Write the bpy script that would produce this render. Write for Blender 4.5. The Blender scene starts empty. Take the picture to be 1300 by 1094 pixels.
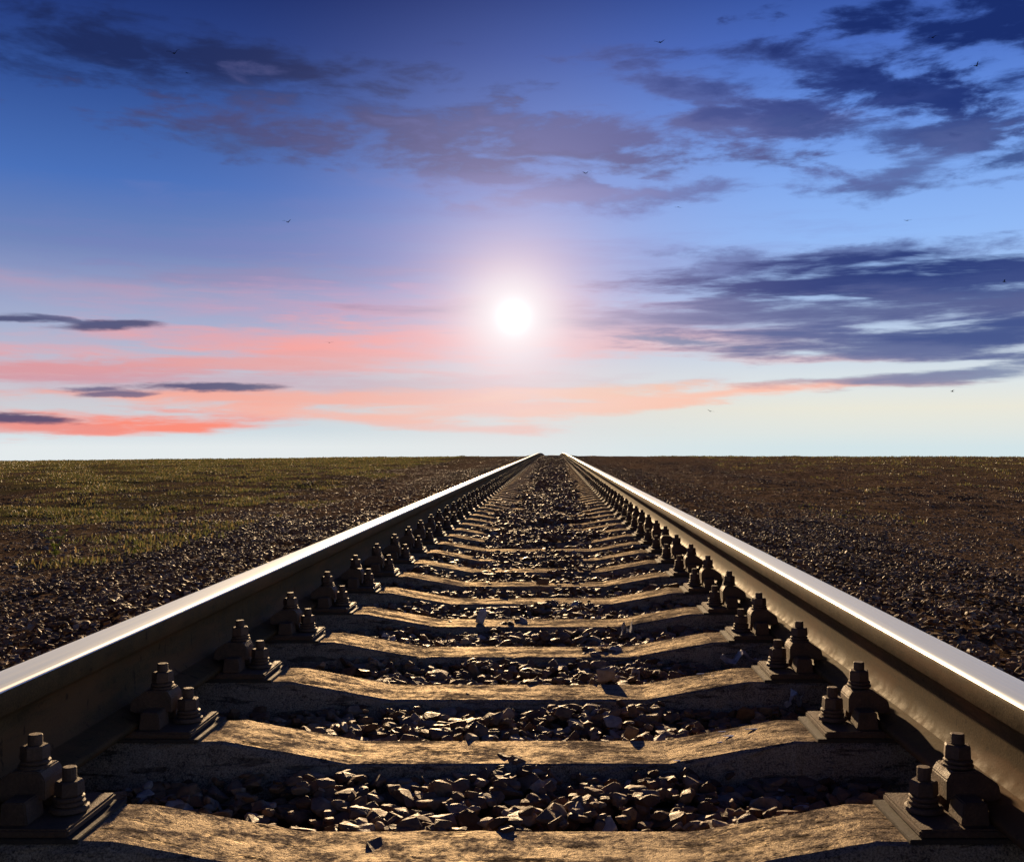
import bpy, bmesh, math, random
import numpy as np
from mathutils import Vector, Matrix, Euler

random.seed(7); rng = np.random.default_rng(7)
S = bpy.context.scene; COL = S.collection
R = math.radians
EYE = 0.369; F = 1335.0; VPX, VPY = 702.0, 567.0; CX = 0.085   # camera stands CX right of the track centre
SP = 0.514; Y1 = 2.105                                       # sleeper pitch, distance to the first whole sleeper

# ------------------------------------------------------------------ helpers
def tag(o, label=None, cat=None, group=None, kind=None):
    if label: o['label'] = label
    if cat: o['category'] = cat
    if group: o['group'] = group
    if kind: o['kind'] = kind
    return o
def empty(name, loc=(0, 0, 0), rz=0):
    o = bpy.data.objects.new(name, None); COL.objects.link(o)
    o.location = loc; o.rotation_euler = (0, 0, rz); o.empty_display_size = .1
    return o
def link(name, me, mats, parent=None, loc=(0, 0, 0)):
    o = bpy.data.objects.new(name, me); COL.objects.link(o); o.location = loc
    for m in (mats if isinstance(mats, (list, tuple)) else [mats]):
        if len(me.materials) < len(mats if isinstance(mats, (list, tuple)) else [mats]): me.materials.append(m)
    if parent: o.parent = parent
    return o
def bm_mesh(name, bm, smooth=False):
    me = bpy.data.meshes.new(name); bm.normal_update(); bm.to_mesh(me); bm.free()
    if smooth:
        for p in me.polygons: p.use_smooth = True
    return me
def tri_mesh(name, V, Fa, smooth=False):
    V = np.ascontiguousarray(V, dtype=np.float32); Fa = np.ascontiguousarray(Fa, dtype=np.int32)
    me = bpy.data.meshes.new(name); k = Fa.shape[1]
    me.vertices.add(len(V)); me.vertices.foreach_set('co', V.ravel())
    me.loops.add(Fa.size); me.loops.foreach_set('vertex_index', Fa.ravel())
    me.polygons.add(len(Fa)); me.polygons.foreach_set('loop_start', np.arange(0, Fa.size, k, dtype=np.int32))
    try: me.polygons.foreach_set('loop_total', np.full(len(Fa), k, dtype=np.int32))
    except Exception: pass
    me.update(calc_edges=True); me.validate()
    me.polygons.foreach_set('use_smooth', np.full(len(Fa), smooth, dtype=bool))
    return me
# smooth value noise in numpy (sum of sines with random phases)
_ph = rng.uniform(0, 6.28, (60, 3)); _di = rng.normal(size=(60, 2)); _di /= np.linalg.norm(_di, axis=1)[:, None]
def wob(x, y, wl, n=8, off=0):
    t = 0
    for i in range(n):
        a = _di[(i + off) % 60]; k = 6.283 / (wl * (0.7 + .6 * ((i * 37 % 10) / 10)))
        t = t + np.sin((x * a[0] + y * a[1]) * k + _ph[(i + off) % 60, 0])
    return t / math.sqrt(n)
def crest(y):
    y = np.asarray(y, dtype=float); k = .000183
    a = np.clip(y - 55, 0, 45); b = np.clip(y - 100, 0, None)
    return -(k * a * a + 2 * k * 45 * b)
def sm(a, b, t):
    t = np.clip((t - a) / (b - a), 0, 1); return t * t * (3 - 2 * t)
def ground_z(x, y):
    """x measured from the track centre"""
    x = np.asarray(x, dtype=float); y = np.asarray(y, dtype=float); ax = np.abs(x)
    side = np.where(x < 0, -.0100, -.0017) * np.clip(ax - 1.5, 0, None)
    far = np.clip(y / 12, .25, 1)
    bumps = (.012 * wob(x, y, .8, 8) + .022 * wob(x, y, 3.1, 8, 11) + .02 * wob(x, y, 11., 8, 23)) * sm(1.5, 3.2, ax) * far
    track = -.305 + 0 * x
    field = -.240 - .015 * sm(1.6, 3, ax) + side + bumps
    w = sm(1.15, 1.6, ax)
    return track * (1 - w) + field * w + crest(y)
def ballast_top(x, y):
    """level of the crushed stone inside and beside the rails"""
    x = np.asarray(x, dtype=float); ax = np.abs(x)
    hump = .026 * np.exp(-(ax / .45) ** 4)
    sl = .043 * np.clip((ax - .31) / .24, 0, 1)                 # follows the rising ends of the sleepers
    near = sm(2.4, 5.5, y)
    patch = sm(-.75, .55, wob(x * 1.1, y, 1.5, 8, 31)) * sm(4.4, 8.0, y) * np.exp(-((x - .05) / .40) ** 4) * (.034 + .010 * sm(6, 20, y))
    z = -.279 + .016 * sm(.30, .50, ax) * (1 - near) + hump * (1 - .5 * near) + near * (.019 + sl * .95) + patch + .030 * sm(20, 48, y) + .008 * wob(x, y, .35, 6, 41)
    out = -.186 - .064 * sm(1.38, 1.95, ax) + .010 * wob(x, y, .9, 6, 5)
    w = sm(.80, .9, ax)
    return z * (1 - w) + out * w + crest(y)

# ------------------------------------------------------------------ materials
def new_mat(name):
    m = bpy.data.materials.new(name); m.use_nodes = True
    nt = m.node_tree; b = nt.nodes['Principled BSDF']; return m, nt, b
def N(nt, t, **kw):
    n = nt.nodes.new(t)
    for k, v in kw.items(): setattr(n, k, v)
    return n
def noise(nt, vec, scale, detail=6, rough=.6, dist=0):
    n = N(nt, 'ShaderNodeTexNoise'); n.inputs['Scale'].default_value = scale
    n.inputs['Detail'].default_value = detail; n.inputs['Roughness'].default_value = rough
    n.inputs['Distortion'].default_value = dist
    if vec: nt.links.new(vec, n.inputs['Vector'])
    return n.outputs['Fac']
def ramp(nt, fac, stops, interp='LINEAR'):
    n = N(nt, 'ShaderNodeValToRGB'); cr = n.color_ramp; cr.interpolation = interp
    while len(cr.elements) < len(stops): cr.elements.new(.5)
    for e, (p, c) in zip(cr.elements, stops):
        e.position = p; e.color = (c[0], c[1], c[2], 1) if len(c) == 3 else c
    nt.links.new(fac, n.inputs['Fac']); return n.outputs['Color']
def mixc(nt, fac, a, b, mode='MIX'):
    n = N(nt, 'ShaderNodeMix', data_type='RGBA', blend_type=mode)
    for s, v in ((n.inputs['Factor'], fac), (n.inputs['A'], a), (n.inputs['B'], b)):
        if isinstance(v, bpy.types.NodeSocket): nt.links.new(v, s)
        elif isinstance(v, (int, float)): s.default_value = v
        else: s.default_value = (v[0], v[1], v[2], 1)
    # color sockets share names with floats: pick the right ones
    return n
def MIX(nt, fac, a, b, mode='MIX'):
    n = N(nt, 'ShaderNodeMixRGB', blend_type=mode)
    for s, v in ((n.inputs[0], fac), (n.inputs[1], a), (n.inputs[2], b)):
        if isinstance(v, bpy.types.NodeSocket): nt.links.new(v, s)
        elif isinstance(v, (int, float)): s.default_value = v
        else: s.default_value = (v[0], v[1], v[2], 1)
    return n.outputs[0]
def MATH(nt, op, a, b=None, c=None, clamp=False):
    n = N(nt, 'ShaderNodeMath', operation=op); n.use_clamp = clamp
    for i, v in enumerate((a, b, c)):
        if v is None: continue
        if isinstance(v, bpy.types.NodeSocket): nt.links.new(v, n.inputs[i])
        else: n.inputs[i].default_value = v
    return n.outputs[0]
def MAPR(nt, v, a, b, c=0, d=1, it='SMOOTHSTEP'):
    n = N(nt, 'ShaderNodeMapRange', interpolation_type=it)
    nt.links.new(v, n.inputs['Value'])
    for k, x in zip(('From Min', 'From Max', 'To Min', 'To Max'), (a, b, c, d)): n.inputs[k].default_value = x
    return n.outputs['Result']
def bump(nt, b, h, strength, dist):
    n = N(nt, 'ShaderNodeBump'); n.inputs['Strength'].default_value = strength
    n.inputs['Distance'].default_value = dist; nt.links.new(h, n.inputs['Height'])
    nt.links.new(n.outputs['Normal'], b.inputs['Normal'])
def pos(nt): return N(nt, 'ShaderNodeNewGeometry').outputs['Position']
def obj_co(nt): return N(nt, 'ShaderNodeTexCoord').outputs['Object']
def mapping(nt, v, sc=(1, 1, 1), loc=(0, 0, 0)):
    n = N(nt, 'ShaderNodeMapping'); nt.links.new(v, n.inputs['Vector'])
    n.inputs['Scale'].default_value = sc; n.inputs['Location'].default_value = loc
    return n.outputs['Vector']

def mat_stone(name, dark=2.1, pale=.97):
    m, nt, b = new_mat(name)
    g = N(nt, 'ShaderNodeNewGeometry'); rnd = g.outputs['Random Per Island']; p = g.outputs['Position']
    d = dark
    c = ramp(nt, rnd, [(0, (.052*d, .031*d, .018*d)), (.25, (.085*d, .053*d, .032*d)), (.5, (.12*d, .078*d, .046*d)),
                       (.72, (.078*d, .056*d, .042*d)), (.9, (.15*d, .112*d, .078*d)), (pale, (.19*d, .155*d, .12*d)), (1, (.42, .40, .38))])
    n1 = noise(nt, p, 60, 5, .7)
    c = MIX(nt, .75, c, ramp(nt, n1, [(.3, (.45, .42, .42)), (.7, (1.35, 1.3, 1.25))]), 'MULTIPLY')
    nt.links.new(c, b.inputs['Base Color']); b.inputs['Roughness'].default_value = .62
    nt.links.new(MAPR(nt, n1, .3, .7, .45, .8), b.inputs['Roughness'])
    b.inputs['Specular IOR Level'].default_value = .12; b.inputs['Specular Tint'].default_value = (.75, .52, .36, 1)
    bump(nt, b, noise(nt, p, 140, 5, .7), .6, .004)
    return m
def mat_concrete():
    m, nt, b = new_mat('concrete'); p = pos(nt)
    n1 = noise(nt, mapping(nt, p, (9, 20, 20)), 1, 7, .72); n2 = noise(nt, p, 90, 5, .75); n3 = noise(nt, p, 320, 3, .7)
    c = ramp(nt, n1, [(.33, (.17, .145, .115)), (.5, (.34, .285, .22)), (.67, (.50, .43, .335))])
    c = MIX(nt, .85, c, ramp(nt, n2, [(.33, (.28, .25, .22)), (.46, (.9, .9, .9)), (.7, (1.15, 1.1, 1.05))]), 'MULTIPLY')
    c = MIX(nt, .8, c, ramp(nt, n3, [(.40, (.25, .25, .25)), (.5, (.9, .9, .9)), (.62, (1.5, 1.5, 1.5))]), 'MULTIPLY')
    # cracks and spalled streaks that run along the sleeper
    st = noise(nt, mapping(nt, p, (9, 60, 60), (3, 0, 0)), 1, 4, .6, .5)
    c = MIX(nt, MAPR(nt, st, .57, .64, 0, .8), c, (.045, .035, .028))
    nt.links.new(c, b.inputs['Base Color']); b.inputs['Roughness'].default_value = .75
    b.inputs['Specular Tint'].default_value = (.16, .12, .075, 1)
    b.inputs['Specular IOR Level'].default_value = .0
    h = MATH(nt, 'ADD', MATH(nt, 'MULTIPLY', n2, 1.0), MATH(nt, 'MULTIPLY', n3, .5))
    h = MATH(nt, 'SUBTRACT', h, MAPR(nt, st, .57, .64, 0, .9))
    bump(nt, b, h, .65, .006)
    # rubbed, denser patches keep a faint sheen; pits and stains have none
    gl = N(nt, 'ShaderNodeBsdfAnisotropic'); gl.inputs['Roughness'].default_value = .6; gl.inputs['Color'].default_value = (.30, .25, .185, 1)
    nt.links.new(b.inputs['Normal'].links[0].from_socket, gl.inputs['Normal'])
    mx = N(nt, 'ShaderNodeMixShader'); nt.links.new(MAPR(nt, MATH(nt, 'ADD', MATH(nt, 'MULTIPLY', n1, .6), MATH(nt, 'MULTIPLY', n2, .4)), .44, .60, .0, .60), mx.inputs[0])
    nt.links.new(b.outputs[0], mx.inputs[1]); nt.links.new(gl.outputs[0], mx.inputs[2]); nt.links.new(mx.outputs[0], nt.nodes['Material Output'].inputs['Surface'])
    return m
def mat_rust(name, c0, c1, rough=.62, metal=.25, bs=.5):
    m, nt, b = new_mat(name); p = pos(nt)
    n1 = noise(nt, p, 26, 6, .7); n2 = noise(nt, p, 260, 4, .7)
    c = ramp(nt, n1, [(.3, c0), (.7, c1)])
    c = MIX(nt, .6, c, ramp(nt, n2, [(.35, (.55, .52, .5)), (.65, (1.25, 1.2, 1.15))]), 'MULTIPLY')
    nt.links.new(c, b.inputs['Base Color']); b.inputs['Metallic'].default_value = metal
    nt.links.new(MAPR(nt, n1, .3, .7, rough - .1, rough + .12), b.inputs['Roughness'])
    bump(nt, b, MATH(nt, 'ADD', n2, n1), bs, .0015)
    return m
def mat_steel():
    m, nt, b = new_mat('polished_steel'); p = pos(nt)
    n1 = noise(nt, mapping(nt, p, (220, 1.5, 220)), 1, 4, .6)
    n2 = noise(nt, mapping(nt, p, (1, .35, 1)), 60, 5, .65)
    c = ramp(nt, n1, [(.3, (.78, .79, .80)), (.7, (.90, .91, .92))])
    c = MIX(nt, MAPR(nt, n2, .67, .71, 0, .8), c, (.07, .05, .04))
    nt.links.new(c, b.inputs['Base Color']); b.inputs['Metallic'].default_value = .95
    nt.links.new(MAPR(nt, n1, .3, .7, .34, .46), b.inputs['Roughness'])
    bump(nt, b, n1, .12, .001)
    # a matt, finely pitted share of the running surface scatters the low light wide
    gl = N(nt, 'ShaderNodeBsdfAnisotropic'); gl.inputs['Roughness'].default_value = .85; gl.inputs['Color'].default_value = (.66, .77, .86, 1)
    mx = N(nt, 'ShaderNodeMixShader'); mx.inputs[0].default_value = .6
    nt.links.new(b.outputs[0], mx.inputs[1]); nt.links.new(gl.outputs[0], mx.inputs[2]); nt.links.new(mx.outputs[0], nt.nodes['Material Output'].inputs['Surface'])
    return m
def mat_ground():
    m, nt, b = new_mat('gravelly_soil'); p = pos(nt)
    big = noise(nt, mapping(nt, p, (1, .35, 1)), .5, 5, .6); mid = noise(nt, mapping(nt, p, (1, .6, 1)), 7, 6, .7); fin = noise(nt, p, 38, 5, .75)
    c = ramp(nt, mid, [(.3, (.065, .045, .031)), (.5, (.145, .102, .070)), (.72, (.29, .21, .15))])
    c = MIX(nt, .8, c, ramp(nt, fin, [(.35, (.45, .42, .4)), (.5, (1, 1, 1)), (.68, (1.9, 1.75, 1.6))]), 'MULTIPLY')
    sx = N(nt, 'ShaderNodeSeparateXYZ'); nt.links.new(p, sx.inputs[0])
    # grass cover: thick on the left field, thin on the right
    left = MAPR(nt, sx.outputs[0], -2.0, -5.5, 0, 1); right = MAPR(nt, sx.outputs[0], 5, 14, 0, .34)
    cover = MATH(nt, 'ADD', left, right)
    gm = MATH(nt, 'MULTIPLY', MAPR(nt, MATH(nt, 'ADD', MATH(nt, 'MULTIPLY', big, .6), MATH(nt, 'MULTIPLY', mid, .4)), .42, .60, 0, 1), cover, clamp=True)
    gc = ramp(nt, fin, [(.3, (.05, .055, .018)), (.6, (.12, .12, .04)), (.8, (.22, .19, .07))])
    c = MIX(nt, MATH(nt, 'MULTIPLY', gm, .8), c, gc)
    nt.links.new(c, b.inputs['Base Color']); b.inputs['Roughness'].default_value = .9
    b.inputs['Specular IOR Level'].default_value = .0
    bump(nt, b, MATH(nt, 'ADD', mid, MATH(nt, 'MULTIPLY', fin, .5)), 1, .09)
    return m
def mat_leaf(name, stops):
    m, nt, b = new_mat(name); g = N(nt, 'ShaderNodeNewGeometry')
    c = ramp(nt, g.outputs['Random Per Island'], stops)
    nt.links.new(c, b.inputs['Base Color']); b.inputs['Roughness'].default_value = .55
    tr = N(nt, 'ShaderNodeBsdfTranslucent'); nt.links.new(c, tr.inputs['Color'])
    mx = N(nt, 'ShaderNodeMixShader'); mx.inputs[0].default_value = .45
    nt.links.new(b.outputs[0], mx.inputs[1]); nt.links.new(tr.outputs[0], mx.inputs[2])
    nt.links.new(mx.outputs[0], nt.nodes['Material Output'].inputs['Surface'])
    return m
M_stone = mat_stone('crushed_stone'); M_soilstone = mat_stone('field_stone', 2.1, .995)
M_soilstone.node_tree.nodes['Principled BSDF'].inputs['Specular IOR Level'].default_value = .04
M_conc = mat_concrete(); M_steel = mat_steel()
M_rail = mat_rust('rusty_rail_steel', (.065, .046, .024), (.125, .088, .044), .7, 0, .25)
def rail_patches():
    nt = M_rail.node_tree; b = nt.nodes['Principled BSDF']; src = b.inputs['Base Color'].links[0].from_socket; p = pos(nt)
    big = noise(nt, mapping(nt, p, (3, 2.2, 14)), 1, 6, .65); spt = noise(nt, mapping(nt, p, (40, 40, 22)), 1, 4, .6)
    c = MIX(nt, MAPR(nt, big, .46, .62, 0, .6), src, (.17, .088, .040)); c = MIX(nt, MAPR(nt, spt, .62, .70, 0, .7), c, (.030, .020, .014))
    nt.links.new(c, b.inputs['Base Color'])
rail_patches()
M_rail.node_tree.nodes['Principled BSDF'].inputs['Specular IOR Level'].default_value = .05
M_rail.node_tree.nodes['Principled BSDF'].inputs['Specular Tint'].default_value = (.72, .50, .26, 1)
M_iron = mat_rust('rusty_iron', (.06, .040, .028), (.17, .105, .062), .7, .1, .9)
M_rubber = mat_rust('black_rubber', (.03, .026, .022), (.07, .055, .04), .75, 0, .5)
M_ground = mat_ground()
M_grass = mat_leaf('grass_blades', [(0, (.06, .068, .022)), (.45, (.11, .118, .038)), (.75, (.17, .145, .055)), (1, (.26, .18, .08))])
M_weed = mat_leaf('weed_leaves', [(0, (.09, .14, .02)), (1, (.24, .28, .05))])
M_feather = mat_rust('dark_feathers', (.002, .002, .003), (.005, .005, .006), .9, 0, .2)
M_feather.node_tree.nodes['Principled BSDF'].inputs['Specular IOR Level'].default_value = 0
M_pale = mat_stone('pale_stone', 1, .5)
mm, ntp, bp = new_mat('white_scrap_glint'); cpp = ramp(ntp, noise(ntp, pos(ntp), 70, 4, .6), [(.3, (.35, .37, .42)), (.7, (.75, .76, .8))])
ntp.links.new(cpp, bp.inputs['Base Color']); bp.inputs['Roughness'].default_value = .22; bp.inputs['Specular IOR Level'].default_value = .9; M_scrap_glint = mm
M_grey, ntg, bg_ = new_mat('grey_stone'); ntg.links.new(ramp(ntg, noise(ntg, pos(ntg), 60, 5, .7), [(.3, (.16, .17, .22)), (.7, (.42, .44, .52))]), bg_.inputs['Base Color']); bg_.inputs['Roughness'].default_value = .7

# ------------------------------------------------------------------ ground sheet
def axis(segs):
    out = []
    for a, b, s in segs: out += list(np.arange(a, b, s))
    return np.array(out + [segs[-1][1]])
xp = axis([(0, 3, .15), (3, 8, .25), (8, 20, .6), (20, 60, 2), (60, 200, 10), (200, 2400, 200)])
xs = np.concatenate([-xp[:0:-1], xp])
ys = axis([(-60, -4, 8), (-4, 1, .5), (1, 12, .15), (12, 30, .4), (30, 110, 1.2), (110, 300, 10), (300, 2700, 200)])
X, Y = np.meshgrid(xs, ys); Z = ground_z(X, Y)
V = np.stack([X.ravel() - CX, Y.ravel(), Z.ravel()], 1)
nx, ny = len(xs), len(ys); ii, jj = np.meshgrid(np.arange(nx - 1), np.arange(ny - 1)); a = (jj * nx + ii).ravel()
Fq = np.stack([a, a + 1, a + nx + 1, a + nx], 1)
tag(link('ground', tri_mesh('ground', V, Fq, True), M_ground), kind='structure')

# ------------------------------------------------------------------ stones
def hull(n, flat, seed, bev=0):
    r = random.Random(seed); bm = bmesh.new()
    for _ in range(n):
        v = Vector((r.gauss(0, 1), r.gauss(0, 1), r.gauss(0, 1))).normalized() * r.uniform(.8, 1.05)
        v = Vector([max(-.72, min(.72, c)) for c in v])
        bm.verts.new((v.x, v.y * .85, v.z * flat))
    res = bmesh.ops.convex_hull(bm, input=bm.verts)
    bmesh.ops.delete(bm, geom=[g for g in res['geom_interior'] if isinstance(g, bmesh.types.BMVert)], context='VERTS')
    if bev:
        bmesh.ops.dissolve_limit(bm, angle_limit=R(14), verts=bm.verts, edges=bm.edges)
        bmesh.ops.bevel(bm, geom=list(bm.edges) + list(bm.verts), offset=bev, segments=1, affect='EDGES', clamp_overlap=True)
        for v in bm.verts: v.co *= r.uniform(.96, 1.04)
    bmesh.ops.triangulate(bm, faces=bm.faces); bm.verts.index_update()
    V = np.array([v.co[:] for v in bm.verts]); Fa = np.array([[v.index for v in f.verts] for f in bm.faces]); bm.free()
    return V, Fa
HI = [hull(15, .5, i, .07) for i in range(14)]
MD = [hull(11, .46, 100 + i) for i in range(14)]
LO = [hull(8, .46, 200 + i) for i in range(12)]
def rots(n, tilt):
    ax = rng.normal(size=(n, 3)); ax[:, 2] *= .3; ax /= np.linalg.norm(ax, axis=1)[:, None]
    an = rng.normal(size=n) * tilt; K = np.zeros((n, 3, 3))
    K[:, 0, 1] = -ax[:, 2]; K[:, 0, 2] = ax[:, 1]; K[:, 1, 0] = ax[:, 2]; K[:, 1, 2] = -ax[:, 0]; K[:, 2, 0] = -ax[:, 1]; K[:, 2, 1] = ax[:, 0]
    I = np.eye(3)[None]; A = I + np.sin(an)[:, None, None] * K + (1 - np.cos(an))[:, None, None] * (K @ K)
    t = rng.uniform(0, 6.283, n); Z_ = np.zeros((n, 3, 3)); Z_[:, 0, 0] = np.cos(t); Z_[:, 1, 1] = np.cos(t); Z_[:, 0, 1] = -np.sin(t); Z_[:, 1, 0] = np.sin(t); Z_[:, 2, 2] = 1
    return A @ Z_
def stones(arch, P, size, tilt=.5):
    Vs, Fs, off = [], [], 0; which = rng.integers(0, len(arch), len(P))
    for k, (AV, AF) in enumerate(arch):
        idx = np.where(which == k)[0]
        if not len(idx): continue
        sc = size[idx][:, None] * rng.uniform(.75, 1.25, (len(idx), 3))
        W = AV[None] * sc[:, None, :]
        W = np.einsum('nij,nvj->nvi', rots(len(idx), tilt), W) + P[idx][:, None, :]
        Vs.append(W.reshape(-1, 3)); Fs.append((AF[None] + (np.arange(len(idx)) * len(AV))[:, None, None]).reshape(-1, 3) + off)
        off += len(idx) * len(AV)
    return np.concatenate(Vs), np.concatenate(Fs)
def merge(parts):
    V, Fa, off = [], [], 0
    for v, f in parts: V.append(v); Fa.append(f + off); off += len(v)
    return np.concatenate(V), np.concatenate(Fa)
def scatter(x0, x1, y0, y1, dens): 
    n = int((x1 - x0) * (y1 - y0) * dens)
    x, y = rng.uniform(x0, x1, n), rng.uniform(y0, y1, n)
    k = (x - CX > -.57 * y - .8) & (x - CX < .50 * y + .8)      # only what may be seen from here or a step aside
    return x[k], y[k]
def keep_clear(x, y, r):
    """drop stones that would stand in a sleeper, a plate or a rail"""
    ax = np.abs(x); dy = np.abs((y - Y1 + SP / 2) % SP - SP / 2); ok = np.ones(len(x), bool)
    zt = ballast_top(x, y) - crest(y)
    slt = np.interp(ax, [0, .31, .55, 1.35], [-.241, -.241, -.198, -.198])
    insl = dy < (.092 + r * .25)
    ok &= ~(insl & (ax < 1.0) & (zt < slt - .004) & (rng.uniform(size=len(x)) > .012))
    ok &= ~((dy < .115) & (ax > .53) & (ax < 1.03))
    ok &= ~((ax > .70) & (ax < .895))
    return ok
def strew(bands, arch, smin, smax, topf, layers=((0, 1),)):
    out = []
    for (x0, x1, y0, y1, d) in bands:
        for dz, dm in layers:
            x, y = scatter(x0, x1, y0, y1, d * dm); s = rng.uniform(smin, smax, len(x)) * rng.choice([.6, .85, 1, 1.15], len(x))
            if topf is ballast_top:
                k = keep_clear(x, y, s); x, y, s = x[k], y[k], s[k]
            z = topf(x, y) + dz - s * .25
            out.append((np.stack([x - CX, y, z], 1), s))
    P = np.concatenate([o[0] for o in out]); s = np.concatenate([o[1] for o in out])
    return P, s
parts = []
P, s = strew([(-.95, .95, 1.0, 4.2, 1200)], HI, .016, .035, ballast_top, ((-.022, .8), (0, 1), (.008, .25))); parts.append(stones(HI, P, s, .45))
P, s = strew([(-.95, .95, 4.2, 12, 760)], MD, .018, .036, ballast_top, ((-.015, .5), (0, 1), (.008, .2))); parts.append(stones(MD, P, s, .45))
P, s = strew([(-.95, .95, 12, 30, 560), (-.95, .95, 30, 92, 260)], LO, .022, .038, ballast_top, ((0, 1), (.01, .15))); parts.append(stones(LO, P, s, .4))
tag(link('track_ballast', tri_mesh('track_ballast', *merge(parts)), M_stone), 'dark brown crushed stone ballast filling the gaps between the sleepers', 'ballast', None, 'stuff')
parts = []
for sx in (-1, 1):
    def band(a, b): return (min(sx * a, sx * b), max(sx * a, sx * b))
    a, b = band(.9, 2.3); P, s = strew([(a, b, 1.2, 9, 1300), (a, b, 9, 30, 240), (a, b, 30, 90, 80)], MD, .009, .024, ballast_top if False else (lambda x, y: np.maximum(ground_z(x, y), ballast_top(x, y) * (np.abs(x) < 2.3) - 9 * (np.abs(x) >= 2.3)) + .006)); parts.append(stones(MD, P, s, .45))
    a, b = band(2.2, 3.0); c_, d_ = band(2.2, 4.6); P, s = strew([(a, b, 3, 12, 500), (c_, d_, 3, 10, 760), (c_, d_, 10, 30, 300), (c_, d_, 30, 90, 60)], MD, .011, .030, ground_z); parts.append(stones(MD, P, s, .4))
    for (a0, b0, y0, y1, d) in ((4.2, 8.5, 6, 16, 620), (3.6, 9, 16, 45, 170), (8, 20, 12, 40, 80), (3.6, 40, 40, 85, 14)):
        a, b = band(a0, b0); P, s = strew([(a, b, y0, y1, d * (1.0 if sx > 0 else .7))], LO, .013, .034 + .012 * (y0 > 30), ground_z); parts.append(stones(LO, P, s, .4))
tag(link('field_gravel', tri_mesh('field_gravel', *merge(parts)), M_soilstone), 'loose brown gravel scattered over the bare soil outside the two rails', 'gravel', None, 'stuff')

# ------------------------------------------------------------------ grass
def tufts(px, py, hgt, blades, spread):
    n = len(px); T = np.repeat(np.arange(n), blades); m = len(T)
    bx = px[T] + rng.normal(size=m) * spread; by = py[T] + rng.normal(size=m) * spread
    h = hgt[T] * rng.uniform(.5, 1.2, m); az = rng.uniform(0, 6.283, m); lean = rng.uniform(.2, 1.0, m)
    w = h * .05 + .0012 + .00018 * by; dx, dy = np.cos(az), np.sin(az); bz = ground_z(bx, by) - .004
    b0 = np.stack([bx - CX, by, bz], 1); side = np.stack([-dy, dx, 0 * dx], 1) * w[:, None]
    m1 = b0 + np.stack([dx * lean * h * .3, dy * lean * h * .3, h * .6], 1)
    tip = b0 + np.stack([dx * lean * h * .8, dy * lean * h * .8, h * (1 - .3 * lean)], 1)
    V = np.stack([b0 - side, b0 + side, m1 + side * .8, m1 - side * .8, tip], 1).reshape(-1, 3)
    f = np.array([[0, 1, 2], [0, 2, 3], [3, 2, 4]]); Fa = (f[None] + (np.arange(m) * 5)[:, None, None]).reshape(-1, 3)
    return V, Fa
def grass_mask(x, y, thr, off=0):
    return (wob(x, y * .45, 2.3, 8, 7 + off) + .7 * wob(x, y * .6, .7, 8, 17 + off)) > thr
parts = []
for (x0, x1, y0, y1, d, thr, h) in ((-6, -2.2, 4, 12, 170, .4, .038), (-12, -3.3, 9, 25, 60, .3, .045), (-26, -4.5, 22, 50, 20, -.2, .055), (-50, -6, 45, 92, 7, -.4, .08)):
    x, y = scatter(x0, x1, y0, y1, d); k = grass_mask(x, y, thr) & (x < -2.0 - .035 * y * rng.uniform(.6, 1.4, len(x))); x, y = x[k], y[k]
    parts.append(tufts(x, y, h * rng.uniform(.5, 1.3, len(x)), 8, .035 + .0012 * y.mean()))
tag(link('left_grass', tri_mesh('left_grass', *merge(parts)), M_grass), 'patchy low green and yellow grass over the field left of the track', 'grass', None, 'stuff').name = 'grass'
parts = []
for (x0, x1, y0, y1, d, thr, h) in ((2.6, 9, 5, 16, 16, .9, .035), (5, 20, 14, 40, 12, .75, .05), (8, 45, 36, 92, 3, .4, .08)):
    x, y = scatter(x0, x1, y0, y1, d); k = grass_mask(x, y, thr, 5); x, y = x[k], y[k]
    parts.append(tufts(x, y, h * rng.uniform(.5, 1.3, len(x)), 6, .04 + .0012 * y.mean()))
tag(link('grass', tri_mesh('grass_sparse', *merge(parts)), M_grass), 'sparse thin grass tufts on the brown field right of the track', 'grass', None, 'stuff')

def weed(x, y, h, n, label, seed):
    r = random.Random(seed); t = empty('weed', (x, y, float(ground_z(x + CX, y)) - .005))
    tag(t, label, 'weed', 'weeds standing in the left field')
    sb = bmesh.new(); lb = bmesh.new()
    for i in range(n):
        a = r.uniform(0, 6.28); le = r.uniform(.1, .45); hh = h * r.uniform(.6, 1)
        prev = None
        pts = [Vector((math.cos(a) * le * hh * q * q, math.sin(a) * le * hh * q * q, hh * q)) for q in (0, .25, .5, .75, 1)]
        for j, p in enumerate(pts):
            rad = .0022 * (1 - .6 * j / 4); ring = [sb.verts.new(p + Vector((math.cos(k * 2.094) * rad, math.sin(k * 2.094) * rad, 0))) for k in range(3)]
            if prev:
                for k in range(3): sb.faces.new((prev[k], prev[(k + 1) % 3], ring[(k + 1) % 3], ring[k]))
            prev = ring
            if j:
                for _ in range(3):
                    b = r.uniform(0, 6.28); L = h * r.uniform(.14, .26); d = Vector((math.cos(b), math.sin(b), r.uniform(.1, .9))).normalized(); s_ = d.cross(Vector((0, 0, 1))).normalized() * L * .2
                    q = [p, p + d * L * .45 + s_, p + d * L + Vector((0, 0, -L * .15)), p + d * L * .45 - s_]
                    vs = [lb.verts.new(c) for c in q]; lb.faces.new((vs[0], vs[1], vs[2])); lb.faces.new((vs[0], vs[2], vs[3]))
    link('stem', bm_mesh('weed_stem', sb), M_weed, t); link('leaves', bm_mesh('weed_leaves', lb), M_weed, t)
weed(-2.72, 5.75, .17, 5, 'tallest leafy green weed at the left edge of the field', 1)
weed(-2.35, 5.9, .09, 4, 'short bushy weed beside the tallest weed in the left field', 2)
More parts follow.
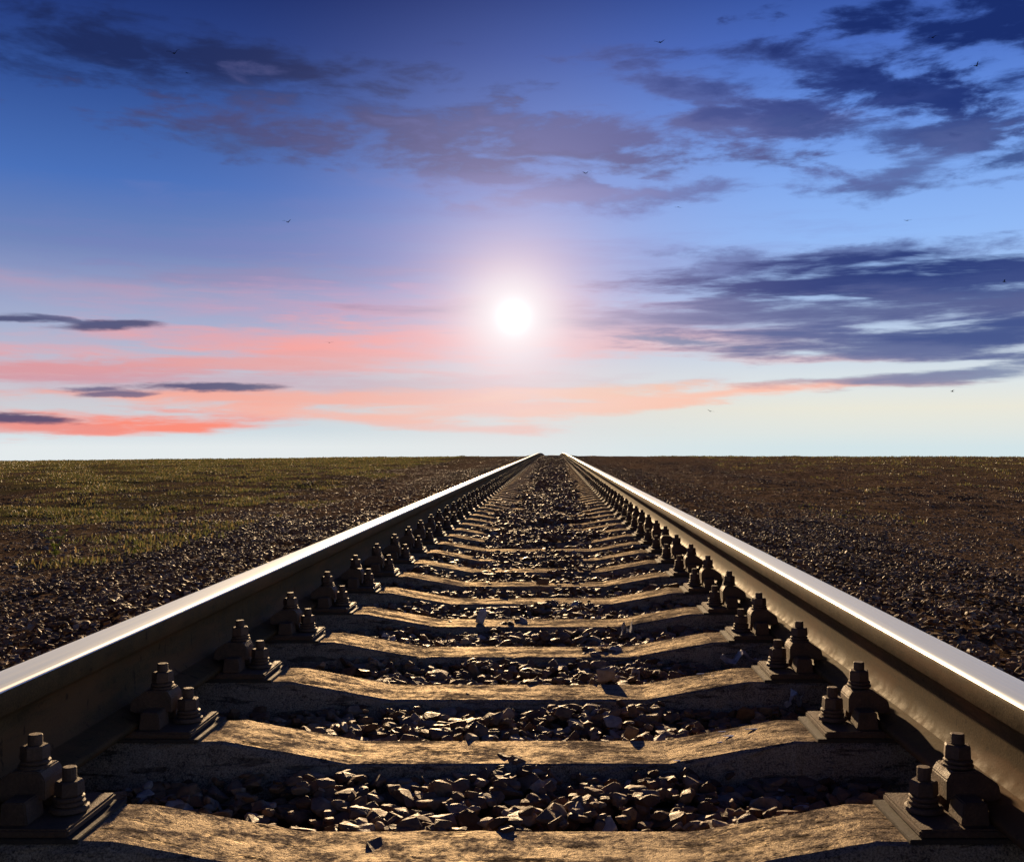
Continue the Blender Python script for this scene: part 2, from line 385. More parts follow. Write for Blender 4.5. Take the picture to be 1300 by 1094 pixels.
weed(-4.1, 9.5, .13, 4, 'thin green weed farther back in the left field beyond the tallest weed', 3)

# ------------------------------------------------------------------ rails
HW = .040
rail_head = [(-HW + .004, -.046), (-HW, -.041), (-HW, -.013), (-HW + .0015, -.0075), (-HW + .005, -.0035), (-HW + .010, -.0014), (-.018, -.0003), (0, 0)]
rail_head = rail_head + [(-x, z) for x, z in rail_head[-2::-1]]
web_r = [(HW - .004, -.046), (.020, -.054), (.012, -.064), (.0095, -.085), (.0098, -.115), (.014, -.140), (.024, -.150)]
foot_r = [(.024, -.150), (.045, -.156), (.071, -.1645), (.075, -.1675), (.075, -.178)]
ysr = np.concatenate([np.arange(-3, 55, 1.0), np.arange(55, 104, 1.5)])
def sweep(name, pl, close=False, mi=None):
    n = len(pl); zc = crest(ysr); V = []
    for y, c in zip(ysr, zc): V += [(x, y, z + c) for x, z in pl]
    Fq = []
    for j in range(len(ysr) - 1):
        for i in range(n - 1): a = j * n + i; Fq.append((a, a + 1, a + n + 1, a + n))
    me = tri_mesh(name, np.array(V), np.array(Fq), True)
    bm = bmesh.new(); bm.from_mesh(me); bmesh.ops.recalc_face_normals(bm, faces=bm.faces)
    bm.normal_update(); bm.to_mesh(me); bm.free()
    return me
for sx, lab in ((-1, 'long steel rail on the left of the track with dark rusty side'), (1, 'long steel rail on the right of the track with side lit golden brown')):
    t = empty('rail', (sx * .797 - CX, 0, 0)); tag(t, lab, 'rail', 'the two rails of the track')
    me = sweep('rail_head', rail_head); 
    h = link('rail_head', me, [M_rail, M_steel], t)
    mi = np.zeros(len(me.polygons), dtype=np.int32)
    cz = np.empty(len(me.polygons) * 3); me.polygons.foreach_get('center', cz); cz = cz.reshape(-1, 3)
    mi[(cz[:, 2] - crest(cz[:, 1])) > -.0085] = 1
    me.polygons.foreach_set('material_index', mi)
    webl = [(-x, z) for x, z in web_r]; me = sweep('rail_web', web_r); me2 = sweep('w2', webl)
    bm = bmesh.new(); bm.from_mesh(me); bm.from_mesh(me2); bm.to_mesh(me); bm.free(); link('rail_web', me, M_rail, t)
    link('rail_foot', sweep('rail_foot', foot_r + [(-x, z) for x, z in foot_r[::-1]]), M_rail, t)

# ------------------------------------------------------------------ sleepers
def sleeper_mesh(seed):
    r = random.Random(seed)
    xt = sorted(set([round(v, 3) for v in np.arange(-1.35, 1.351, .03)] + [-.31, .31, -.55, .55]))
    prof = [(-.128, -.20), (-.120, -.09), (-.090, -.012), (-.086, -.004), (-.078, 0), (-.04, 0.0), (0, 0.0), (.04, 0.0), (.078, 0), (.086, -.004), (.090, -.012), (.120, -.09), (.128, -.20)]
    nP = len(prof); V = []
    for x in xt:
        ax = abs(x); t = min(max((ax - .31) / .24, 0), 1); zt = -.241 + .043 * t
        if ax > 1.32: zt -= .01
        ch = max(0, math.sin(x * 9 + seed) * math.sin(x * 23 + seed * 2)) ** 5 * .006
        for (y, z) in prof:
            e = 1 if abs(y) in (.086, .090) else 0
            jy = r.gauss(0, .0008 + .0014 * e); jz = r.gauss(0, .0003 + .0010 * e) - ch * e
            zz = zt + jz + (z if abs(y) < .1 else z) ; V.append((x, y + jy * (1 if abs(y) > .05 else 0), zz if z > -.15 else -.43))
    Fq = []; n = len(xt)
    for i in range(n - 1):
        for k in range(nP - 1): a = i * nP + k; Fq.append((a, a + nP, a + nP + 1, a + 1))
    bm = bmesh.new(); vs = [bm.verts.new(v) for v in V]
    for f in Fq: bm.faces.new([vs[i] for i in f])
    bm.faces.new([vs[k] for k in range(nP)]); bm.faces.new([vs[(n - 1) * nP + k] for k in range(nP)][::-1])
    bmesh.ops.recalc_face_normals(bm, faces=bm.faces)
    me = bm_mesh('sleeper_beam', bm, False)
    return me
def boxb(bm, x0, x1, y0, y1, z0, z1, bev=.002):
    r = bmesh.ops.create_cube(bm, size=1)
    vs = r['verts']
    for v in vs: v.co = Vector(((x0 + x1) / 2 + v.co.x * (x1 - x0), (y0 + y1) / 2 + v.co.y * (y1 - y0), (z0 + z1) / 2 + v.co.z * (z1 - z0)))
    if bev:
        es = list({e for v in vs for e in v.link_edges}); bmesh.ops.bevel(bm, geom=es, offset=bev, segments=2, affect='EDGES')
def prism(bm, n, r0, r1, cx, cy, z0, z1, ang=0, cham=.0):
    rings = [(r0 * .92, z0), (r0, z0 + cham), (r1, z1 - cham), (r1 * .88, z1)] if cham else [(r0, z0), (r1, z1)]
    prev = None; first = None
    for rr, z in rings:
        ring = [bm.verts.new((cx + rr * math.cos(ang + 6.2832 * k / n), cy + rr * math.sin(ang + 6.2832 * k / n), z)) for k in range(n)]
        if prev:
            for k in range(n): bm.faces.new((prev[k], prev[(k + 1) % n], ring[(k + 1) % n], ring[k]))
        else: bm.faces.new(ring[::-1])
        prev = ring
    bm.faces.new(prev)
def loftbox(bm, pts, y0, y1, bev=.002):
    a = [bm.verts.new((x, y0, z)) for x, z in pts]; b = [bm.verts.new((x, y1, z)) for x, z in pts]; n = len(pts)
    fs = [bm.faces.new(a), bm.faces.new(b[::-1])] + [bm.faces.new((a[(i + 1) % n], a[i], b[i], b[(i + 1) % n])) for i in range(n)]
    es = list({e for f in fs for e in f.edges}); bmesh.ops.bevel(bm, geom=es, offset=bev, segments=2, affect='EDGES')
def bolt_bm(bm, cx, cy, z, kind, ang):
    if kind == 'clamp':   # washer, double coil, nut, thread end : from z up 49 mm
        prism(bm, 20, .0235, .0235, cx, cy, z + .0005, z + .006, 0, .001)
        prism(bm, 20, .0215, .0215, cx + .001, cy, z + .0065, z + .0125, 0, .0015)
        prism(bm, 6, .0215, .0205, cx, cy, z + .013, z + .034, ang, .002)
        prism(bm, 14, .0108, .0104, cx, cy, z + .034, z + .050, 0, .0015)
    else:
        prism(bm, 20, .029, .028, cx, cy, z + .0005, z + .009, 0, .0015)
        prism(bm, 20, .0225, .0225, cx, cy + .001, z + .0095, z + .0165, 0, .0015)
        prism(bm, 20, .0225, .0225, cx + .001, cy, z + .017, z + .0235, 0, .0015)
        prism(bm, 6, .0215, .0205, cx, cy, z + .024, z + .046, ang, .002)
        prism(bm, 14, .0108, .0104, cx, cy, z + .046, z + .066, 0, .0015)
def sidefix(bm, kind, s, own=False):
    """s = -1 gauge side, +1 field side; coordinates relative to the rail axis, plate on z -.180"""
    if kind == 'clamp':
        pts = [(-.128, -.157), (-.128, -.126), (-.120, -.113), (-.078, -.113), (-.050, -.132), (-.046, -.153), (-.062, -.158), (-.085, -.150), (-.118, -.150)]
        pts = [(x * -s, z) for x, z in pts]
        loftbox(bm, pts if s < 0 else pts[::-1], -.031, .031)
    elif kind == 'cbolt': bolt_bm(bm, 0 if own else s * .100, 0, -.113, 'clamp', .4 if s < 0 else .9)
    elif kind == 'abolt': bolt_bm(bm, 0 if own else s * .152, 0, -.180, 'anchor', .1 if s < 0 else .7)
def plate(bm):
    boxb(bm, -.187, .187, -.083, .083, -.192, -.1798, .003)
    for s in (-1, 1):
        for q in (-1, 1):
            a, b = sorted((s * .080, s * .122)); c, d = sorted((q * .018, q * .070))
            pts = [(a, -.1795), (b, -.1795), (b - .004, -.146), (a + .004, -.146)]
            loftbox(bm, pts, c, d, .002)
def mk(fn, name, smooth=False): bm = bmesh.new(); fn(bm); bmesh.ops.recalc_face_normals(bm, faces=bm.faces); return bm_mesh(name, bm, smooth)
ME = dict(pad=mk(lambda b: boxb(b, -.202, .202, -.086, .086, -.1995, -.1925, .001), 'rubber_pad'),
          plate=mk(plate, 'base_plate'))
for k in ('clamp', 'cbolt', 'abolt'):
    for s in (-1, 1): ME[k, s] = mk(lambda b: sidefix(b, k, s, True), {'clamp': 'clamp', 'cbolt': 'clamp_bolt', 'abolt': 'anchor_bolt'}[k])
bmf = bmesh.new(); bmf.from_mesh(ME['plate'])
for k in ('clamp', 'cbolt', 'abolt'):
    for s in (-1, 1): sidefix(bmf, k, s)
ME['far'] = bm_mesh('base_plate_far', bmf)
beams = [sleeper_mesh(i) for i in range(6)]
for b in beams: b.materials.append(M_conc)
ME['pad'].materials.append(M_rubber)
for k, v in ME.items():
    if k != 'pad': v.materials.append(M_iron)
def put(name, me, parent, loc=(0, 0, 0), rz=0):
    o = bpy.data.objects.new(name, me); COL.objects.link(o); o.parent = parent; o.location = loc; o.rotation_euler.z = rz; return o
ordn = ['nearest', 'second', 'third', 'fourth', 'fifth', 'sixth', 'seventh', 'eighth', 'ninth', 'tenth', 'eleventh', 'twelfth', 'thirteenth', 'fourteenth', 'fifteenth']
spec = {0: 'nearest concrete sleeper, cut off by the bottom edge of the photo',
        1: 'widest whole concrete sleeper, first above the bottom edge, with pale glint chips on its right slope',
        2: 'second whole concrete sleeper from the bottom, with dark shadow across its flat middle',
        3: 'third whole concrete sleeper from the bottom, with white scraps by its right end',
        4: 'fourth whole concrete sleeper from the bottom, with the upright grey stone standing on it',
        5: 'fifth whole concrete sleeper from the bottom, just beyond the one carrying the upright grey stone'}
NS = 164
for i in range(-1, NS):
    if i == -1: y = Y1 - 2 * SP
    else: y = Y1 + (i - 1) * SP
    if i == -1: continue
    y += random.uniform(-.006, .006) if i > 2 else 0
    t = empty('concrete_sleeper', (-CX, y, float(crest(y))), random.uniform(-.006, .006) if i > 1 else 0)
    if i in spec: lab = spec[i]
    elif i < 12: lab = '%s whole concrete sleeper from the bottom, half sunk in dark ballast' % ordn[i - 1]
    elif i < 35: lab = 'concrete sleeper in mid distance, past the twelve nearest, its middle partly buried by stones'
    elif i < 80: lab = 'far concrete sleeper seen only as a thin pale line between the rails'
    else: lab = 'very far concrete sleeper near the horizon, almost lost under the ballast'
    tag(t, lab, 'sleeper', 'concrete sleepers under the two rails')
    b = put('beam', beams[i % 6], t, (0, 0, 0), math.pi if (i // 6) % 2 else 0)
    for sx in (-1, 1):
        j = random.uniform(-.01, .01)
        if i < 60:
            put('rubber_pad', ME['pad'], t, (sx * .797, 0, 0), j)
            p = put('base_plate', ME['plate'], t, (sx * .797, 0, 0), j)
            for s in (-1, 1):
                put('clamp', ME['clamp', s], p, (0, random.uniform(-.003, .003), 0))
                c = put('clamp_bolt', ME['cbolt', s], p, (s * .100, 0, random.uniform(-.002, .003)), random.uniform(0, 6.28)); c.rotation_euler.x = random.uniform(-.04, .04); c.rotation_euler.y = random.uniform(-.02, .02)
                c = put('anchor_bolt', ME['abolt', s], p, (s * .152, random.uniform(-.003, .003), random.uniform(0, .003)), random.uniform(0, 6.28))
        else:
            put('base_plate', ME['far'], t, (sx * .797, 0, 0))

# ------------------------------------------------------------------ single loose stones, scraps and added glint chips
def at(px, py, z):
    d = (EYE - z) * F / (py - VPY); return ((px - VPX) * d / F, d)
def lone(name, px, py, z, size, label, cat, group, mat, seed, sc=(1, 1, 1), rot=(0, 0, 0), n=15):
    V, Fa = hull(n, .62, seed, .07); V = V * np.array(sc) * size
    M = np.array(Euler(rot).to_matrix()); V = V @ M.T
    x, y = at(px, py, z); o = link(name, tri_mesh(name, V, Fa), mat, None, (x, y, z - V[:, 2].min() - (.003 if size > .022 else 0))); tag(o, label, cat, group); return o
lone('stone', 611, 792, -.243, .034, 'upright bluish grey stone standing on a sleeper left of centre', 'stone', None, M_grey, 31, (.8, .55, 1.9), (.1, .25, .3))
lone('stone', 768, 866, -.250, .036, 'dark stone behind the second sleeper that shades its middle', 'stone', None, M_stone, 33, (1, .7, 1.7), (0, .2, 0))
lone('stone', 690, 742, -.225, .036, 'grey stone lying on the middle of a sleeper near the centre', 'stone', None, M_stone, 35, (1.2, .8, 1))
lone('stone', 802, 938, -.252, .022, 'small dark stone behind the flat middle of the widest sleeper', 'stone', None, M_stone, 37, (1, .7, 1.6))
lone('stone', 1054, 826, -.158, .009, 'tiny brown stone lying on the foot of the right rail', 'stone', None, M_soilstone, 36, (1.6, .8, .8))
def slope_z(px, py):
    z = -.22
    for _ in range(8):
        x, y = at(px, py, z); ax = abs(x + CX); t = min(max((ax - .31) / .24, 0), 1); z = -.241 + .043 * t
    return z + .001
WS = 1.8  # flat glossy white chips added to stand in for glints on the concrete
for k, (px, py, w) in enumerate(((958, 925, .011), (928, 934, .010), (924, 939, .013), (918, 928, .007), (862, 965, .006), (889, 855, .007), (906, 857, .004))):
    lone('glint_chip', px, py, slope_z(px, py) - .0008, w * WS, 'white chip added as a glint on the right slope of one of the two nearest whole sleepers', 'glint chip',
         'white chips added as glints on the right slopes of the nearest sleepers', M_scrap_glint, 50 + k, (1.5, .5, .07), (0, 0, .2), 10)
def scrap(px, py, z, w, h, label, seed):
    r = random.Random(seed); bm = bmesh.new(); n = 7; g = []
    for i in range(n):
        row = []
        for j in range(4):
            u = i / (n - 1) - .5; v = j / 3 - .5
            row.append(bm.verts.new((u * w + r.gauss(0, .003), v * h * (1 - abs(u)) + r.gauss(0, .003), .014 * math.sin(u * 9 + seed) + r.uniform(0, .022))))
        g.append(row)
    for i in range(n - 1):
        for j in range(3): bm.faces.new((g[i][j], g[i + 1][j], g[i + 1][j + 1], g[i][j + 1]))
    bmesh.ops.solidify(bm, geom=list(bm.faces), thickness=.0008)
    x, y = at(px, py, z); o = link('litter_scrap', bm_mesh('litter_scrap', bm), M_scrap_glint, None, (x, y, z)); tag(o, label, 'litter', 'white litter scraps on the ballast')
scrap(940, 838, -.232, .11, .06, 'largest crumpled white litter scrap, at the right between the second and third whole sleepers', 1)
scrap(1008, 893, -.236, .040, .035, 'small white scrap at the right between the first and second whole sleepers', 2)
scrap(795, 802, -.236, .035, .03, 'tiny white scrap right of the centre line between the third and fourth whole sleepers', 3)

# ------------------------------------------------------------------ birds
def bird_mesh(flap, sweepb, fold=0):
    bm = bmesh.new()
    st = [(-.50, .004, .003, 0), (-.44, .06, .006, 0), (-.28, .035, .03, 0), (-.14, .06, .055, 0), (-.02, .075, .07, .0), (.12, .075, .07, .005), (.22, .055, .052, .015), (.28, .042, .042, .025), (.34, .045, .045, .03), (.39, .03, .03, .028), (.45, .004, .004, .02)]
    rings = []
    for (y, rx, rz, zc) in st:
        rings.append([bm.verts.new((rx * math.cos(R(a)), y, zc + rz * math.sin(R(a)))) for a in (22.5, 67.5, 112.5, 157.5, 202.5, 247.5, 292.5, 337.5)])
    holes = {}
    for i in range(len(st) - 1):
        for k in range(8):
            side = 1 if k == 7 else (-1 if k == 3 else 0)
            if side and 3 <= i <= 5: continue
            bm.faces.new((rings[i][k], rings[i][(k + 1) % 8], rings[i + 1][(k + 1) % 8], rings[i + 1][k]))
    bm.faces.new(rings[0][::-1]); bm.faces.new(rings[-1])
    for s in (1, -1):
        kt, kb = (0, 7) if s > 0 else (3, 4)
        prev = [rings[i][kt] for i in (3, 4, 5, 6)] + [rings[i][kb] for i in (6, 5, 4, 3)]
        X0 = .075; z0 = .01
        for (d, ch, yc, zf) in ((.18, .26, .07, .55), (.38, .22, .10, 1.0), (.62, .15, .02 , .85), (.85, .08, -.12, .55), (.97, .02, -.24, .4)):
            yc2 = yc - sweepb * d * .3; x = s * (X0 + d * math.cos(flap * zf) * (1 - fold * .4)); z = z0 + d * math.sin(flap * zf)
            ring = []
            for q in (-1, -.33, .33, 1): ring.append(bm.verts.new((x, yc2 + q * ch / 2, z + .012 * (1 - abs(q)))))
            for q in (1, .33, -.33, -1): ring.append(bm.verts.new((x, yc2 + q * ch / 2, z - .004)))
            for k in range(8): bm.faces.new((prev[k], prev[(k + 1) % 8], ring[(k + 1) % 8], ring[k]))
            prev = ring
        bm.faces.new(prev)
    bmesh.ops.recalc_face_normals(bm, faces=bm.faces)
    for v in bm.verts: v.co *= .42
    return bm_mesh('bird', bm)
birds = [(221, 68, 12, .7, .9, .2, 'larger black bird with bent wings at the upper left of the sky'),
         (238, 93, 7, .1, .3, 1.3, 'small black bird just below the larger bird at upper left'),
         (838, 54, 10, .35, .8, -.4, 'dark bird with spread wings at the top right of centre'),
         (1184, 48, 9, .5, .5, 2.4, 'dark bird in the upper right cloud, upper one of two'),
         (1239, 84, 11, .8, .7, -1.1, 'black bird at the far upper right, lower one of two'),
         (744, 220, 10, .55, .2, .5, 'dark bird with raised wings in the middle of the sky'),
         (861, 263, 6, -.2, .3, .1, 'tiny dark bird low below the middle cloud band'),
         (1152, 280, 7, .12, .3, .1, 'tiny dark gliding bird below the right cloud'),
         (365, 282, 9, .7, .2, -.3, 'dark bird with raised wings at the left middle of the sky'),
         (418, 435, 6, .3, .2, .3, 'tiny bird against the pink cloud left of the sun'),
         (1275, 358, 6, .9, .4, 1.2, 'tiny black bird over the dark cloud at the right edge'),
         (902, 522, 5, .3, .2, .3, 'tiny bird low above the horizon right of the rails'),
         (1209, 497, 4, .5, .2, .8, 'tiniest bird low in the pale sky near the right edge')]
for k, (px, py, wpx, fl, swp, rz, lab) in enumerate(birds):
    me = bird_mesh(fl, swp); me.materials.append(M_feather)
    d = .85 * F / wpx * 1.0
    d = min(d, 150) / 1.45
    o = bpy.data.objects.new('bird', me); COL.objects.link(o)
    o.location = ((px - VPX) * d / F, d, EYE + (VPY - py) * d / F)
    o.rotation_euler = (R(random.uniform(-6, 12)), R(random.uniform(-16, 16)), rz); tag(o, lab, 'bird', 'birds in the sky')

# ------------------------------------------------------------------ sky
def lin(c): return tuple((v / 255 / 12.92) if v <= 10 else ((v / 255 + .055) / 1.055) ** 2.4 for v in c)
W = bpy.data.worlds.new('World'); S.world = W; W.use_nodes = True; nt = W.node_tree
bg = nt.nodes['Background']; tc = N(nt, 'ShaderNodeTexCoord').outputs['Generated']
sp = N(nt, 'ShaderNodeSeparateXYZ'); nt.links.new(tc, sp.inputs[0])
az = MATH(nt, 'MULTIPLY', MATH(nt, 'ARCTAN2', sp.outputs[0], sp.outputs[1]), 57.2958)
el = MATH(nt, 'MULTIPLY', MATH(nt, 'ARCSINE', sp.outputs[2]), 57.2958)
def azel(px, py):
    a = math.atan((px - VPX) / F); e = math.atan((VPY - py) / F * math.cos(a)); return math.degrees(a), math.degrees(e)
ef = MATH(nt, 'DIVIDE', el, 40, clamp=True)
def stops(L): return [(max(0, azel(702, y)[1] / 40), lin(c)) for y, c in L]
rl = ramp(nt, ef, stops([(567, (228, 234, 236)), (545, (205, 218, 226)), (520, (206, 205, 212)), (480, (200, 190, 204)), (430, (168, 178, 208)), (380, (148, 158, 198)), (330, (112, 134, 186)), (250, (74, 113, 186)), (150, (52, 84, 154)), (70, (38, 62, 128)), (0, (27, 46, 106)), (-320, (14, 28, 74))]))
rr = ramp(nt, ef, stops([(567, (212, 228, 232)), (548, (224, 230, 226)), (520, (234, 232, 218)), (490, (222, 230, 232)), (440, (196, 212, 232)), (380, (166, 194, 236)), (310, (146, 186, 246)), (230, (126, 168, 238)), (150, (98, 140, 222)), (70, (72, 108, 194)), (0, (54, 84, 162)), (-320, (16, 32, 84))]))
skyc = MIX(nt, MAPR(nt, az, -16, 16, 0, 1), rl, rr)
# glow around the sun
SAZ, SEL = azel(652, 402)
cv = N(nt, 'ShaderNodeCombineXYZ'); nt.links.new(az, cv.inputs[0]); nt.links.new(el, cv.inputs[1]); cv.inputs[2].default_value = 1; P2 = cv.outputs[0]
# warped coordinates for clouds
v3 = mapping(nt, tc, (1, 1, 3.2))
nz = N(nt, 'ShaderNodeTexNoise'); nz.inputs['Scale'].default_value = 7; nz.inputs['Detail'].default_value = 7; nz.inputs['Roughness'].default_value = .62; nt.links.new(v3, nz.inputs['Vector'])
sub = N(nt, 'ShaderNodeVectorMath', operation='SUBTRACT'); nt.links.new(nz.outputs['Color'], sub.inputs[0]); sub.inputs[1].default_value = (.5, .5, .5)
mul = N(nt, 'ShaderNodeVectorMath', operation='MULTIPLY'); nt.links.new(sub.outputs[0], mul.inputs[0]); mul.inputs[1].default_value = (5, 1.6, 0)
add = N(nt, 'ShaderNodeVectorMath', operation='ADD'); nt.links.new(P2, add.inputs[0]); nt.links.new(mul.outputs[0], add.inputs[1]); PW = add.outputs[0]
add2 = N(nt, 'ShaderNodeVectorMath', operation='ADD'); nt.links.new(P2, add2.inputs[0])
mul2 = N(nt, 'ShaderNodeVectorMath', operation='MULTIPLY'); nt.links.new(sub.outputs[0], mul2.inputs[0]); mul2.inputs[1].default_value = (5, .9, 0); nt.links.new(mul2.outputs[0], add2.inputs[1]); PS = add2.outputs[0]
nA = noise(nt, mapping(nt, tc, (1, 1, 3.6), (3, 1, 2)), 13, 6, .6, .2)     # billowy
nB = noise(nt, mapping(nt, tc, (1, 1, 9), (1, 5, 2)), 9, 6, .6, .2)         # streaky
nA0 = MATH(nt, 'MULTIPLY_ADD', nA, 6.4, -3.1); nB0 = MATH(nt, 'MULTIPLY_ADD', nB, 4.2, -2.1)
def cloud(c_in, px, py, rx, ry, tilt, col, op, kind='A', soft=.75):
    a, e = azel(px, py); ca = math.cos(R(a)) ** 2
    ct, st_ = math.cos(R(tilt)), math.sin(R(tilt)); sx_, sy_ = rx / 23.3 * ca, ry / 23.3
    dots = []
    for row in ((ct / sx_, st_ / sx_, -(ct * a + st_ * e) / sx_), (-st_ / sy_, ct / sy_, -(-st_ * a + ct * e) / sy_)):
        dn = N(nt, 'ShaderNodeVectorMath', operation='DOT_PRODUCT'); nt.links.new(PW if kind == 'A' else PS, dn.inputs[0]); dn.inputs[1].default_value = row; dots.append(dn.outputs['Value'])
    ln = MATH(nt, 'SQRT', MATH(nt, 'MULTIPLY_ADD', dots[0], dots[0], MATH(nt, 'MULTIPLY', dots[1], dots[1])))
    v = MATH(nt, 'ADD', ln, nA0 if kind == 'A' else nB0)
    m = MAPR(nt, v, 1 + soft, 1 - soft * .9, 0, op)
    return MIX(nt, m, c_in, lin(col))
C = [  # broad pink and lavender veils first
 (560, 335, 330, 30, 0, (122, 128, 188), .45, 'B', 1.), (330, 352, 200, 14, 3, (150, 140, 178), .6, 'B', .8), (150, 368, 260, 10, -1, (186, 160, 186), .45, 'B', .9),
 (520, 400, 260, 26, 0, (200, 158, 186), .55, 'B', 1.), (500, 434, 280, 26, 3, (252, 160, 150), .95, 'B', .9), (760, 405, 260, 18, -3, (196, 160, 190), .6, 'B', 1.), (800, 425, 220, 16, -3, (236, 184, 186), .7, 'B', .9),
 (250, 425, 200, 11, 4, (206, 172, 190), .5, 'B', .9), (110, 468, 260, 11, 3, (222, 150, 155), .85, 'B', .8), (330, 462, 150, 9, 2, (232, 168, 166), .7, 'B', .8),
 (420, 490, 330, 12, 0, (198, 160, 178), .6, 'B', .9), (480, 504, 280, 10, 0, (248, 172, 154), .9, 'B', .8), (180, 536, 170, 13, 1, (252, 142, 122), 1, 'B', .8), (50, 543, 90, 7, 0, (236, 150, 142), .8, 'B', .8),
 (470, 531, 200, 7, -4, (246, 180, 166), .8, 'B', .8), (620, 520, 170, 9, 2, (250, 180, 160), .85, 'B', .8), (740, 500, 110, 8, 2, (254, 196, 164), .8, 'B', .8),
 (790, 515, 130, 7, 5, (252, 194, 170), .9, 'B', .8), (920, 500, 170, 7, 4, (253, 196, 174), .95, 'B', .8), (1060, 490, 130, 5, 2, (250, 186, 168), .9, 'B', .8), (1060, 457, 100, 5, -1, (232, 184, 186), .7, 'B', .8),
 # grey blue clouds
 (180, 72, 320, 28, -2, (30, 44, 92), .95, 'A', .9), (470, 140, 260, 14, -2, (52, 72, 130), .6, 'A', .9), (290, 182, 90, 14, -10, (66, 84, 138), .8, 'A', .8), (600, 185, 330, 30, -2, (70, 74, 122), 1, 'A', .8),
 (500, 265, 230, 9, 0, (96, 120, 186), .5, 'A', .9), (640, 235, 160, 10, 0, (110, 122, 184), .4, 'A', .9),
 (880, 165, 280, 26, 2, (84, 92, 148), .92, 'A', .75), (900, 120, 100, 24, -16, (70, 84, 146), .8, 'A', .8), (1050, 78, 170, 26, 0, (50, 72, 138), .9, 'A', .75), (1130, 112, 130, 34, -14, (38, 58, 122), 1, 'A', .7), (1030, 134, 110, 8, 0, (54, 72, 136), .8, 'A', .7),
 (1130, 168, 100, 16, -5, (66, 84, 144), .85, 'A', .75), (1150, 212, 90, 20, 8, (80, 96, 152), .8, 'A', .8), (1275, 30, 170, 40, 0, (26, 46, 108), 1, 'A', .75), (1290, 108, 60, 15, 5, (34, 54, 118), .9, 'A', .75), (1285, 200, 60, 14, 12, (56, 76, 134), .9, 'A', .75), (1280, 224, 110, 6, 0, (86, 104, 158), .8, 'A', .8),
 (890, 236, 200, 13, 2, (92, 106, 164), .85, 'A', .8), (740, 246, 110, 7, 4, (120, 126, 180), .6, 'A', .9),
 (1050, 325, 170, 9, 0, (92, 110, 164), .8, 'A', .8), (930, 340, 110, 9, 6, (96, 112, 166), .7, 'A', .8), (1150, 352, 260, 24, 0, (44, 62, 122), 1, 'B', .6), (1260, 372, 150, 26, 0, (64, 80, 136), .9, 'B', .7), (960, 404, 330, 18, -1, (104, 112, 158), .85, 'B', .8), (1120, 392, 250, 16, 0, (88, 98, 146), .85, 'B', .8),
 (1180, 432, 240, 22, -2, (84, 98, 148), .92, 'B', .7), (1260, 424, 120, 18, 0, (64, 82, 138), .8, 'B', .7), (1140, 452, 110, 8, 0, (108, 118, 160), .7, 'B', .8), (1230, 474, 150, 8, 5, (116, 130, 166), .85, 'B', .8), (1100, 482, 120, 5, 3, (130, 134, 168), .7, 'B', .8),
 (10, 403, 60, 2.6, 0, (78, 82, 120), .95, 'B', .7), (150, 411, 56, 4, 5, (78, 82, 120), .95, 'B', .7), (90, 405, 55, 2.2, -4, (86, 90, 128), .85, 'B', .7), (280, 491, 105, 3.4, 0, (82, 84, 122), .95, 'B', .65), (120, 492, 34, 3, 0, (98, 96, 132), .85, 'B', .7), (140, 499, 34, 3, 4, (98, 96, 132), .85, 'B', .7),
 (30, 532, 85, 4.6, -1, (84, 78, 112), .95, 'B', .65), (868, 435, 52, 4.5, -3, (112, 122, 160), .95, 'B', .65)]
for c in C: skyc = cloud(skyc, *c)
# low clear band above the horizon keeps clouds from touching the ground; then sun glow
gv = N(nt, 'ShaderNodeVectorMath', operation='DISTANCE'); nt.links.new(P2, gv.inputs[0]); gv.inputs[1].default_value = (SAZ, SEL, 1); gd = gv.outputs['Value']
def gauss(sig): return MATH(nt, 'EXPONENT', MATH(nt, 'MULTIPLY', MATH(nt, 'POWER', MATH(nt, 'DIVIDE', gd, sig), 2), -1))
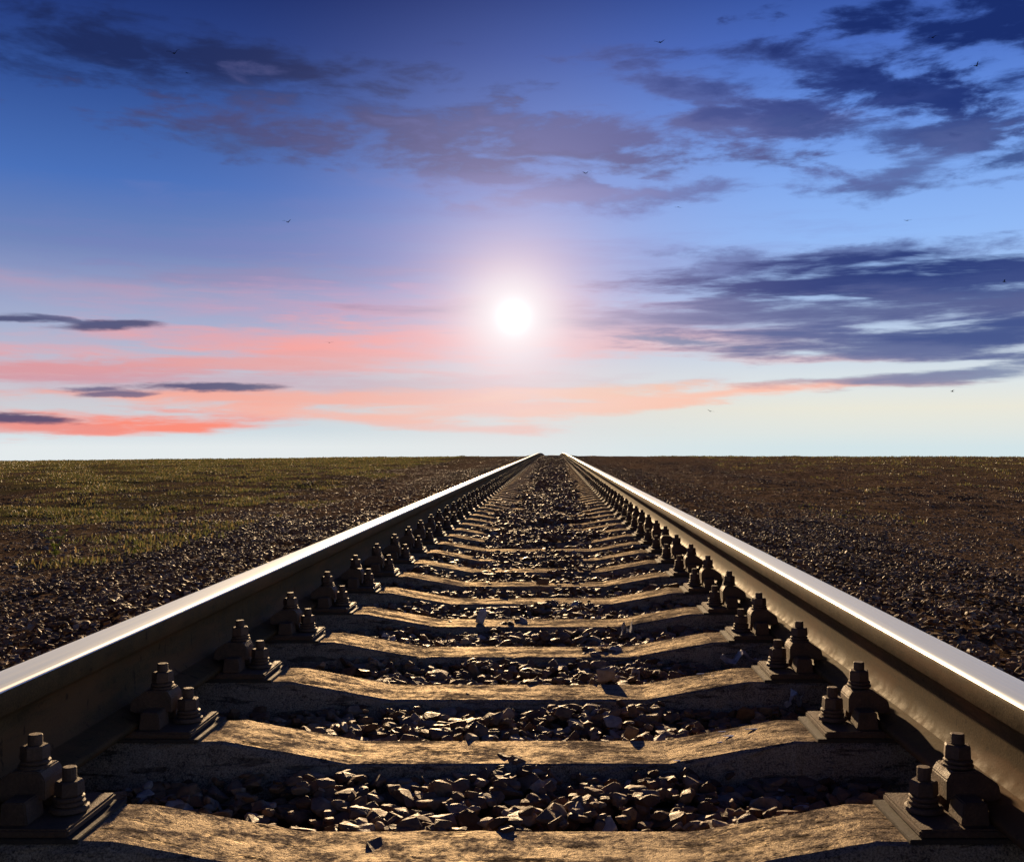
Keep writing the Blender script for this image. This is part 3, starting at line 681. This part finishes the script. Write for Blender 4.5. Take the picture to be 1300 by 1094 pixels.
# unseen rear half of the sky, tinted warm to take blue out of the shadows
front_sky = MAPR(nt, sp.outputs[1], -.35, .55, 0, 1)
skyc = MIX(nt, 1, skyc, MIX(nt, front_sky, (1.0, .84, .68), (1, 1, 1)), 'MULTIPLY')
veil = MIX(nt, MAPR(nt, el, 2.5, 9, 0, 1), lin((232, 230, 226)), lin((204, 192, 230)))
skyc = MIX(nt, MATH(nt, 'MULTIPLY', gauss(10), .44), skyc, veil)
skyc = MIX(nt, MATH(nt, 'MULTIPLY', gauss(4.6), .68), skyc, lin((255, 222, 226)))
skyc = MIX(nt, MATH(nt, 'MULTIPLY', gauss(2.5), .8), skyc, (1.0, .88, .90))
skyc = MIX(nt, MATH(nt, 'MULTIPLY', gauss(1.8), .92), skyc, (1.0, .95, .97))
core = MIX(nt, 1, skyc, MIX(nt, gauss(.75), (0, 0, 0), (.45, .42, .4)), 'ADD')
EXPO = 1.0
nt.links.new(core, bg.inputs['Color']); bg.inputs['Strength'].default_value = .5 ** EXPO

sun = bpy.data.lights.new('sun', 'SUN'); so = bpy.data.objects.new('sun', sun); COL.objects.link(so)
sa, se = R(-6.0), R(9.2); d = Vector((math.sin(sa) * math.cos(se), math.cos(sa) * math.cos(se), math.sin(se)))
so.rotation_euler = d.to_track_quat('Z', 'Y').to_euler(); so.location = (0, 0, 10)
sun.energy = 4.2; sun.angle = R(.6); sun.color = (1, .69, .38)

cam = bpy.data.cameras.new('camera'); co = bpy.data.objects.new('camera', cam); COL.objects.link(co)
co.location = (0, 0, EYE); co.rotation_euler = (R(90), 0, 0)
cam.sensor_width = 36; cam.lens = 36 * F / 1300; cam.shift_x = -(VPX - 650) / 1300; cam.shift_y = (VPY - 547) / 1300
cam.clip_start = .02; cam.clip_end = 6000; S.camera = co
W.cycles.sampling_method = 'MANUAL'; W.cycles.sample_map_resolution = 512
S.cycles.max_bounces = 4; S.cycles.diffuse_bounces = 2; S.cycles.glossy_bounces = 2
S.render.resolution_x = 1024; S.render.resolution_y = 861
S.view_settings.view_transform = 'Standard'; S.view_settings.look = 'None'; S.view_settings.gamma = 1; S.view_settings.exposure = EXPO
